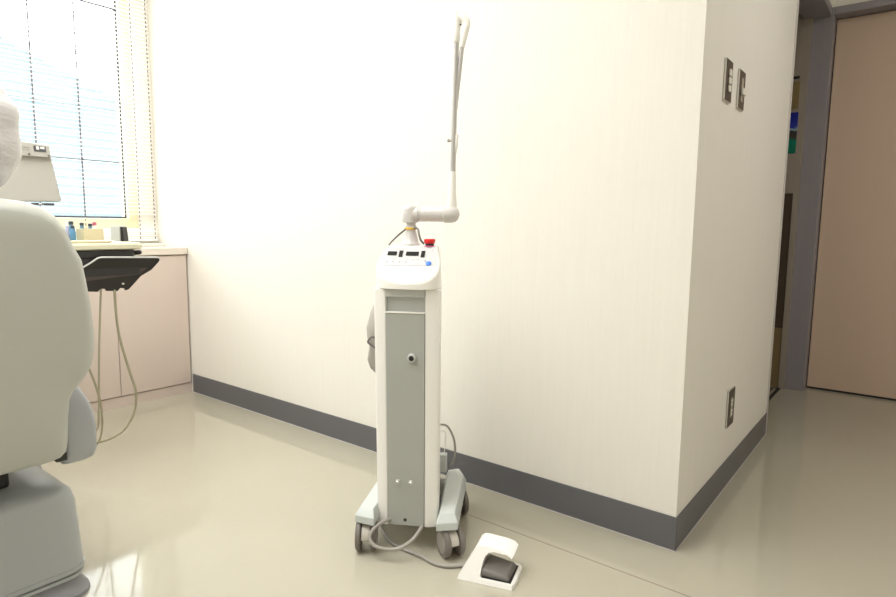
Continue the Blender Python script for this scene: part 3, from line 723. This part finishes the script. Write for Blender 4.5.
bm = bmesh.new(); loft(bm, [[(.0185, -.021, .001), (.030, -.017, .001), (.030, .017, .001), (.0185, .021, .001)], [(.0185, -.021, .061), (.026, -.017, .057), (.026, .017, .057), (.0185, .021, .061)]])
link('device_face', bm, M['unit_black'], dv, bevel=.002)
dv.rotation_euler = (0, 0, math.radians(35))

# ------------------------------------------------------------------ grey console panel behind the headrest
pn = thing('console_panel', 'pale grey console panel with small black display beside the covered headrest', 'console', (-1.80, -1.02, 0))
def Pn(y, z, x=0): return (x - (z - 1.0) * .15, y, z)
pf = [(-.16, .989), (.118, .997), (.124, 1.003), (.108, 1.150), (.104, 1.160), (-.12, 1.150)]
bm = bmesh.new(); loft(bm, [[Pn(y, z, -.03) for y, z in pf], [Pn(y, z, 0) for y, z in pf]])
link('panel_body', bm, M['panel_grey'], pn, bevel=.004)
bm = bmesh.new()
hf = [(-.002, 1.140), (.103, 1.141), (.103, 1.178), (.100, 1.181), (.012, 1.187)]
loft(bm, [[Pn(y, z, -.03) for y, z in hf], [Pn(y, z, .014) for y, z in hf]])
link('panel_header', bm, M['panel_grey'], pn, bevel=.003)
def pq(name, y0, y1, z0, z1, m, x=.0145):
    bm = bmesh.new(); loft(bm, [[Pn(y, z, x) for y, z in ((y0, z0), (y1, z0), (y1, z1), (y0, z1))], [Pn(y, z, x + .0008) for y, z in ((y0, z0), (y1, z0), (y1, z1), (y0, z1))]]); return link(name, bm, m, pn)
pq('display', .055, .090, 1.158, 1.176, M['display'])
pq('display_segment', .062, .070, 1.164, 1.1745, M['sill'], .0155); pq('display_segment', .074, .086, 1.167, 1.1745, M['sill'], .0155)
for i in range(2):
    for j in range(3): pq('label_line', .020 + j * .008, .026 + j * .008, 1.168 - i * .008, 1.1695 - i * .008, M['ink'])
for yy in (.04, .096): Lathe('screw', Pn(yy, 1.147, .0145), (1, 0, .1), [(0, .003), (.002, .003)], M['pewter'], pn, 12)
for a_, b_ in ((-.15, -.10), (-.09, -.05), (-.03, .0), (.04, .055), (.07, .10)): Box('lower_vent', -.022, .003, a_, b_, .984, .991, M['unit_dark'], pn)
Tube('panel_post', [(-.01, -.04, 1.0), (-.01, -.04, .6), (-.01, -.04, .06), (-.01, -.04, .03)], .014, M['chair_grey'], pn, 14, 3)
Lathe('post_foot', (-.01, -.04, 0), (0, 0, 1), [(0, .055), (.02, .055), (.03, .045), (.031, .016)], M['chair_foot'], pn)

# ------------------------------------------------------------------ light
def area(name, loc, rot, sx, sy, power, col):
    l = bpy.data.lights.new(name, 'AREA'); l.shape = 'RECTANGLE'; l.size = sx; l.size_y = sy; l.energy = power; l.color = col
    o = bpy.data.objects.new(name, l); COL.objects.link(o); o.location = loc; o.rotation_euler = rot
    return o
area('ceiling_and_fill_light', (-1.35, -1.5, 2.46), (0, 0, 0), 2.2, 1.6, 62, (1, .995, .985))
area('ceiling_and_fill_light', (.2, -2.9, 2.46), (0, 0, 0), 1.6, 1.0, 10, (1, .985, .96))  # fill lamp added behind the viewer to lift the return wall
area('ceiling_and_fill_light', (1.2, .5, 2.46), (0, 0, 0), .9, .9, 13, (1, .97, .95))  # lamp added to brighten floor and door of the unlit hall

W = bpy.data.worlds.new('world'); S.world = W; W.use_nodes = True
W.node_tree.nodes['Background'].inputs[0].default_value = (.95, .98, 1, 1)
W.node_tree.nodes['Background'].inputs[1].default_value = 9.0

# ------------------------------------------------------------------ camera (calibrated from the room's vanishing lines)
f, yaw, pitch, roll = 603.16, .66129, .119116, .011282
fw = Vector((-math.sin(yaw) * math.cos(pitch), math.cos(yaw) * math.cos(pitch), -math.sin(pitch)))
r0 = Vector((math.cos(yaw), math.sin(yaw), 0)); u0 = r0.cross(fw)
r = r0 * math.cos(roll) + u0 * math.sin(roll); u = -r0 * math.sin(roll) + u0 * math.cos(roll)
cd = bpy.data.cameras.new('camera'); co = bpy.data.objects.new('camera', cd); COL.objects.link(co)
m3 = Matrix((r, u, -fw)).transposed()
co.matrix_world = Matrix.Translation((.49124, -1.71662, .93)) @ m3.to_4x4()
cd.sensor_width = 36; cd.lens = f / 896 * 36; cd.clip_start = .05; cd.clip_end = 100
S.camera = co
S.view_settings.view_transform = 'Standard'
S.view_settings.look = 'None'
S.view_settings.exposure = 0.13
S.cycles.use_denoising = True
S.cycles.max_bounces = 10
S.cycles.diffuse_bounces = 6
